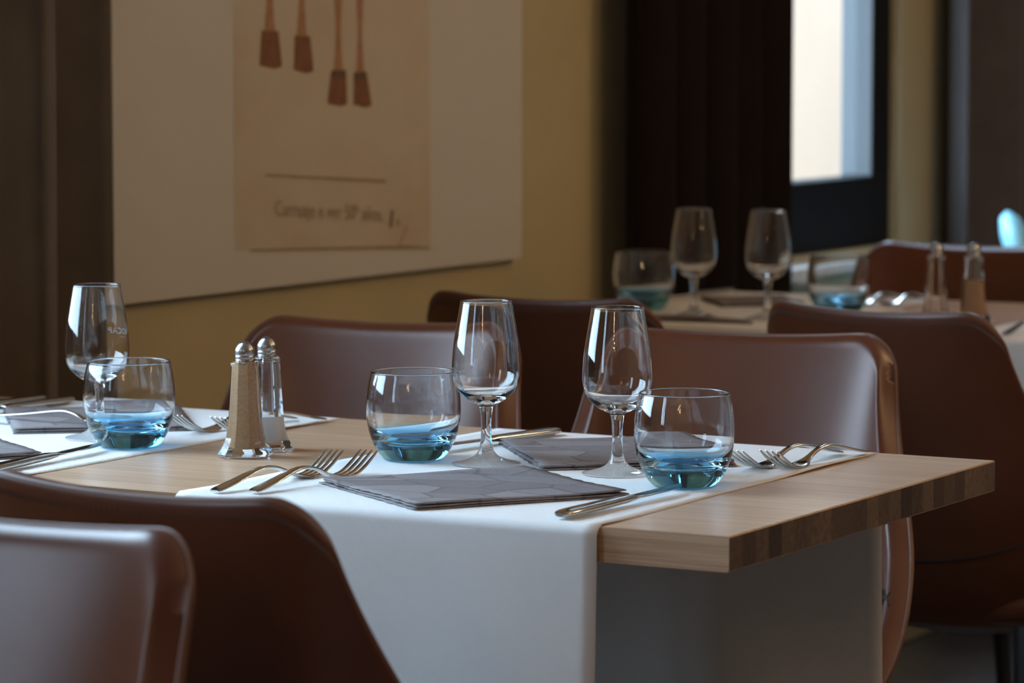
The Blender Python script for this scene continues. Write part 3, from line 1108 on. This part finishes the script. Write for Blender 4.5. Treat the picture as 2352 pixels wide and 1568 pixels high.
def shaker(name, label, cat, x, y, rot, fill_mat, fill_h, fill_name):
    root = thing(name, label, cat, (x, y, TZ + 0.0004), rot, 'glass salt and pepper shakers')
    S = lambda p: [(r * mm, z * mm) for r, z in p]
    out = catmull([(44.0, 0), (47.5, 1.2), (48.0, 2.8), (46.5, 4.8), (42.5, 8), (37.5, 13), (33.8, 19), (31.5, 27), (29.5, 36), (27.4, 53), (25.4, 70), (23.6, 84), (23.2, 87.0), (24.6, 88.2), (24.6, 90), (22.0, 91.2), (17.5, 91.5)], 3)
    inn = catmull([(17.0, 91.5), (17.2, 84), (18.6, 70), (20.2, 53), (22.0, 36), (23.8, 27), (25.6, 19), (28.0, 12.5), (26.5, 8.0), (22, 6.6)], 3)
    v1, f1 = sq_loft(S(out), 0.19, True, False)
    v2, f2 = sq_loft(S(inn), 0.24, False, True)
    V, F = merge([(v1, f1), (v2, f2)])
    mesh_obj('glass_body', V, F, M_glass, root, auto=22)
    prof = [p for p in catmull([(17.0, 90.5), (17.5, 84), (18.9, 70), (20.5, 53), (22.3, 36), (24.1, 27), (25.9, 19), (28.3, 12.5), (26.8, 7.8), (22.2, 6.4)], 3)][::-1]
    prof = [(d, z) for d, z in prof if z <= fill_h]
    prof.append((prof[-1][0], fill_h))
    v3, f3 = sq_loft(S(prof), 0.24)
    o = mesh_obj(fill_name, v3, f3, fill_mat, root, auto=40)
    cap = [(9.1, 89.0), (9.4, 90.2), (9.3, 93.0), (8.9, 93.7), (9.4, 94.5), (9.55, 96.0), (9.2, 96.9), (9.0, 97.5), (9.5, 98.3), (9.6, 101.5), (9.1, 103.6), (7.6, 106.4), (5.4, 108.8), (2.8, 110.2), (0.4, 110.6)]
    cp = lathe('cap', S(catmull(cap, 4)), M_cap, root, 48, cap_end=True)
    for k in range(5):
        a = 2 * PI * k / 5 + 0.3
        r = 4.6 * mm
        bm = bmesh.new()
        bmesh.ops.create_circle(bm, cap_ends=True, radius=0.62 * mm, segments=12)
        h = bm_obj('hole', bm, M_hole, cp)
        nrm = Vector((math.cos(a) * 0.60, math.sin(a) * 0.60, 0.80))
        h.location = (r * math.cos(a), r * math.sin(a), 109.48 * mm)
        h.rotation_euler = nrm.to_track_quat('Z', 'Y').to_euler()
    return root
R0 = YAW - 0.12
shaker('pepper_shaker', 'glass pepper shaker full of brown ground spice on the near table', 'pepper shaker', -0.636, 0.250, R0, M_pepper, 90.0, 'ground_pepper')
shaker('salt_shaker', 'glass salt shaker one third full, behind the brown filled shaker', 'salt shaker', -0.646, 0.303, R0 + 0.30, M_salt, 33.0, 'salt')
shaker('pepper_shaker', 'blurred shaker on the back table, left of the pair', 'pepper shaker', -0.663, 2.019, R0, M_pepper, 12.0, 'ground_pepper')
shaker('salt_shaker', 'blurred part filled shaker on the back table, right of the pair', 'salt shaker', -0.612, 2.031, R0 + 0.2, M_pepper, 58.0, 'filling')

# ------------------------------------------------------------------ cutlery
FZ = catmull([(0, 2.0), (30, 7.5), (58, 13.5), (76, 15.2), (93, 12.5), (108, 6.8), (121, 2.6), (133, 1.3), (146, 2.8), (157, 7.2), (168, 13.3), (179, 20.5)], 6)
def fz(y):
    return interp(FZ, y)
def fork_proto():
    root = thing('dinner_fork', 'x', 'fork', group='stainless steel forks')
    wt = [(0, 9.5), (4, 13.5), (10, 15), (30, 13), (60, 9), (85, 6.6), (104, 6.6)]
    tt = [(0, 1.6), (6, 2.6), (40, 3.2), (104, 3.4)]
    secs = [(0, y * mm, fz(y) * mm, interp(wt, y) * mm, interp(tt, y) * mm) for y in (0, 1.5, 4, 8, 14, 22, 30, 38, 46, 54, 62, 70, 78, 86, 93, 99, 104)]
    v_, f_ = loft(secs, 14, 2.6)
    mesh_obj('handle', v_, f_, M_steel, root, auto=60)
    wt = [(104, 6.6), (112, 10), (120, 18), (127, 23), (134, 24)]
    secs = [(0, y * mm, fz(y) * mm, interp(wt, y) * mm, interp([(104, 3.4), (120, 2.2), (134, 2.0)], y) * mm) for y in (104, 108, 112, 116, 120, 124, 128, 131, 134)]
    v_, f_ = loft(secs, 16, 2.8)
    hd = mesh_obj('head', v_, f_, M_steel, root, auto=60)
    for k in range(4):
        x0 = (k - 1.5) * 6.15
        secs = []
        for y in (132, 138, 144, 150, 156, 162, 168, 174, 178, 179):
            t = (y - 132) / 47
            w = interp([(0, 5.6), (0.12, 4.9), (0.6, 4.0), (0.93, 2.5), (1, 1.1)], t)
            secs.append((x0 * mm, y * mm, fz(y) * mm, w * mm, interp([(0, 2.2), (0.8, 2.0), (1, 0.9)], t) * mm))
        v_, f_ = loft(secs, 8, 2.6)
        mesh_obj('tine', v_, f_, M_steel, root, auto=60)
    return root
FK = fork_proto()
def knife_proto():
    root = thing('table_knife', 'x', 'knife', group='stainless steel knives')
    hz = [(0, 4.2), (60, 4.6), (118, 5.4), (212, 6.8)]
    wt = [(0, 8), (2, 13), (6, 16.5), (14, 18), (50, 16.5), (95, 13.5), (112, 12.5), (118, 12)]
    tt = [(0, 3.5), (3, 6), (10, 7.2), (60, 7.6), (105, 7.0), (118, 4.5)]
    secs = [(0, y * mm, interp(hz, y) * mm, interp(wt, y) * mm, interp(tt, y) * mm) for y in (0, 1, 2.5, 5, 9, 15, 25, 40, 60, 80, 95, 105, 112, 118)]
    v_, f_ = loft(secs, 18, 2.5)
    mesh_obj('handle', v_, f_, M_steel, root, auto=60)
    secs = []
    for y in (116, 120, 126, 135, 150, 165, 180, 192, 200, 206, 210, 212):
        w = interp([(116, 11), (122, 14.5), (130, 17), (165, 17.5), (185, 16), (198, 11.5), (206, 7), (212, 1.5)], y)
        x = interp([(116, 0), (165, 0.8), (190, -0.3), (212, -6.0)], y)
        secs.append((x * mm, y * mm, interp(hz, y) * mm, w * mm, interp([(116, 4.0), (124, 2.0), (200, 1.3), (212, 0.6)], y) * mm))
    v_, f_ = loft(secs, 14, 2.0)
    mesh_obj('blade', v_, f_, M_steel, root, auto=60)
    return root
KN = knife_proto()
first.update({'f': True, 'k': True})
def cut(proto, key, label, end, tip, z=TZ + 0.0012):
    rot = math.atan2(tip[1] - end[1], tip[0] - end[0]) - PI / 2
    return put(proto, key, label, end[0], end[1], rot, z)
cut(FK, 'f', 'fork on the near runner beside the taupe napkin, right of the front pair', (-0.4755, 0.022), (-0.466, 0.201))
cut(FK, 'f', 'fork on the near runner, left of the front pair, close to the bare wood', (-0.507, 0.008), (-0.494, 0.187))
cut(FK, 'f', 'fork right of the nearest tumbler, the one touching the napkin', (-0.146, 0.542), (-0.173, 0.365))
cut(FK, 'f', 'fork right of the nearest tumbler, the one closest to the table end', (-0.1245, 0.556), (-0.144, 0.380))
cut(FK, 'f', 'fork behind the shakers, next to the left far napkin', (-0.762, 0.530), (-0.790, 0.352))
cut(FK, 'f', 'fork partly hidden behind the pepper shaker, at the edge of the left runner', (-0.731, 0.538), (-0.7425, 0.359))
cut(FK, 'f', 'blurred fork on the back table right of the back chair', (-0.487, Y2 + 0.015), (-0.478, Y2 + 0.195))
cut(FK, 'f', 'blurred fork on the back table between tumbler and shakers, left of two', (-0.838, Y2 + 0.540), (-0.862, Y2 + 0.420))
cut(FK, 'f', 'blurred fork on the back table between tumbler and shakers, right of two', (-0.806, Y2 + 0.550), (-0.822, Y2 + 0.420))
cut(KN, 'k', 'knife at the front right of the near runner, its tip at the nearest tumbler', (-0.1625, 0.012), (-0.151, 0.224))
cut(KN, 'k', 'knife behind the middle tumbler, handle toward the back chair', (-0.461, 0.553), (-0.490, 0.343))
cut(KN, 'k', 'knife at the left edge pointing to the left tumbler', (-0.763, 0.011), (-0.779, 0.2215))
cut(KN, 'k', 'knife at the far left corner of the near table, right of two', (-1.067, 0.553), (-1.075, 0.343))
cut(KN, 'k', 'knife at the far left corner of the near table, left of two', (-1.104, 0.550), (-1.110, 0.340))
cut(KN, 'k', 'blurred knife on the back table beside the blurred tumbler at the wall', (-1.150, Y2 + 0.553), (-1.160, Y2 + 0.343))

# spoon lying along the table over the left far napkin
sp = thing('dessert_spoon', 'spoon lying across the left far napkin behind the left tumbler', 'spoon', (-1.055, 0.350, TZ + 0.0062), -PI / 2)
SZ = [(0, 1.5), (40, 3.5), (80, 7.0), (115, 11.5), (132, 12.5), (146, 9.5), (156, 4.5)]
SZ = catmull(SZ, 5)
secs = [(0, y * mm, interp(SZ, y) * mm, interp([(0, 7), (5, 12), (30, 11), (80, 7), (130, 5), (156, 8)], y) * mm, 2.6 * mm) for y in (0, 2, 6, 20, 40, 60, 80, 100, 115, 125, 132, 139, 146, 152, 156)]
v_, f_ = loft(secs, 12, 2.5)
mesh_obj('handle', v_, f_, M_steel, sp, auto=60)
V, F = [], []
nr, na = 7, 28
for i in range(nr + 1):
    q = i / nr
    for k in range(na):
        a = 2 * PI * k / na
        V.append((13.5 * mm * q * math.cos(a), (172 + 19 * q * math.sin(a)) * mm, (1.2 + 5.0 * q ** 2.2 + (1.2 if False else 0)) * mm))
for i in range(nr):
    for k in range(na):
        k2 = (k + 1) % na
        F.append((i * na + k, i * na + k2, (i + 1) * na + k2, (i + 1) * na + k))
o = mesh_obj('bowl', V, F, M_steel, sp)
md = o.modifiers.new('thick', 'SOLIDIFY')
md.thickness = 0.0012
md.offset = 0

# ------------------------------------------------------------------ napkins
def napkin(label, corners, z0=TZ + 0.0009, seed=1, lift=0.0):
    """corners: left, front, right, back in table coordinates"""
    rnd = random.Random(seed)
    c0 = Vector((sum(c[0] for c in corners) / 4, sum(c[1] for c in corners) / 4))
    root = thing('paper_napkin', label, 'napkin', (c0.x, c0.y, z0), group='folded taupe paper napkins')
    P = [Vector(c) - c0 for c in corners]
    n = 18
    for lay in range(3):
        V, F = [], []
        zb = 0.0003 + lay * 0.0014
        sh = 1 - 0.006 * lay
        ox = rnd.uniform(-0.0012, 0.0012)
        ph = rnd.uniform(0, 6)
        for i in range(n + 1):
            for j in range(n + 1):
                u, w = i / n, j / n
                p = (P[0] * (1 - u) * (1 - w) + P[1] * u * (1 - w) + P[2] * u * w + P[3] * (1 - u) * w) * sh
                e = max(abs(u - 0.5), abs(w - 0.5)) * 2
                z = zb + 0.0004 * math.sin(u * 9 + ph) * math.sin(w * 7 + ph) * (1 + lay * 0.4) + lay * 0.0004
                z += 0.0012 * lay * 0.5 * math.exp(-((1 - e) / 0.15)) * (0.5 + 0.5 * math.sin(6 * u + 5 * w + ph))
                rip = 0.0008 * math.sin(60 * (u + w) + ph) * max(0, (e - 0.9) / 0.1)
                V.append((p.x + ox + rip, p.y + rip, z))
        m = n + 1
        for i in range(n):
            for j in range(n):
                F.append((i * m + j, (i + 1) * m + j, (i + 1) * m + j + 1, i * m + j + 1))
        o = mesh_obj('folded_layer', V, F, M_nap, root)
        md = o.modifiers.new('thick', 'SOLIDIFY')
        md.thickness = 0.0011
        md.offset = 1
    return root
NA = [(-0.461, 0.110), (-0.296, 0.001), (-0.180, 0.169), (-0.343, 0.275)]
NB = [(-0.471, 0.449), (-0.335, 0.290), (-0.190, 0.405), (-0.322, 0.562)]
napkin('taupe folded napkin in the front centre between forks and knife', NA, seed=1)
napkin('taupe folded napkin behind the right wine glass, toward the back chair', NB, seed=2)
napkin('taupe folded napkin cut off by the left edge, nearer one', [(x - 0.618, y - 0.025) for x, y in NA], seed=3)
napkin('taupe folded napkin behind the left tumbler and lettered wine glass', [(x - 0.604, y - 0.006) for x, y in NB], seed=4)
napkin('blurred taupe napkin on the back table in front of the wine glasses', [(-1.10, 1.86), (-1.0, 1.824), (-0.86, 1.842), (-0.95, 1.878)], seed=5)
napkin('blurred taupe napkin on the back table, farther one behind the wine glasses', [(-1.12, 2.20), (-1.03, 2.09), (-0.93, 2.17), (-1.02, 2.28)], seed=6)

# ------------------------------------------------------------------ pendant lamp behind the viewer (its bulbs glint in the glasses)
M_bulb = mat('warm_bulb', (1, 0.6, 0.3), 0.5)
b = M_bulb.node_tree.nodes['Principled BSDF']
b.inputs['Emission Color'].default_value = (1.0, 0.66, 0.36, 1)
b.inputs['Emission Strength'].default_value = 85.0
bm = bmesh.new()
bmesh.ops.create_icosphere(bm, subdivisions=2, radius=0.022)
me_b = bpy.data.meshes.new('bulb')
bm.to_mesh(me_b)
bm.free()
me_b.materials.append(M_bulb)
def pendant(label, x, y):
    pl = thing('pendant_lamp', label, 'lamp', (x, y, RZ), group='cluster pendant lamps')
    box_obj('ceiling_rose', (-0.10, -0.10, -0.03), (0.10, 0.10, 0.0), M_leg, pl, 0.01)
    for k in range(12):
        a = 2 * PI * k / 12
        r = 0.16 + 0.10 * (k % 2)
        z = -0.35 - 0.075 * k if k % 2 else -1.10 + 0.06 * k
        p = (r * math.cos(a), r * math.sin(a), z)
        v_, f_ = tube([(0.4 * p[0], 0.4 * p[1], -0.02), (p[0], p[1], z)], 0.002, 5)
        mesh_obj('cord', v_, f_, M_leg, pl)
        o = bpy.data.objects.new('bulb', me_b)
        o.location = p
        o.parent = pl
        C.objects.link(o)
pendant('cluster lamp of small warm bulbs hanging behind the viewer', 1.05, -4.55)
pendant('added unseen fill lamp of small warm bulbs right of the near table', 2.2, 0.9)  # extra lamp added out of view as warm fill for wall and tabletop
pendant('added unseen fill lamp of small warm bulbs right of the back table', 1.1, 2.3)  # made-up fill lamp, placed to brighten the wall beside the picture
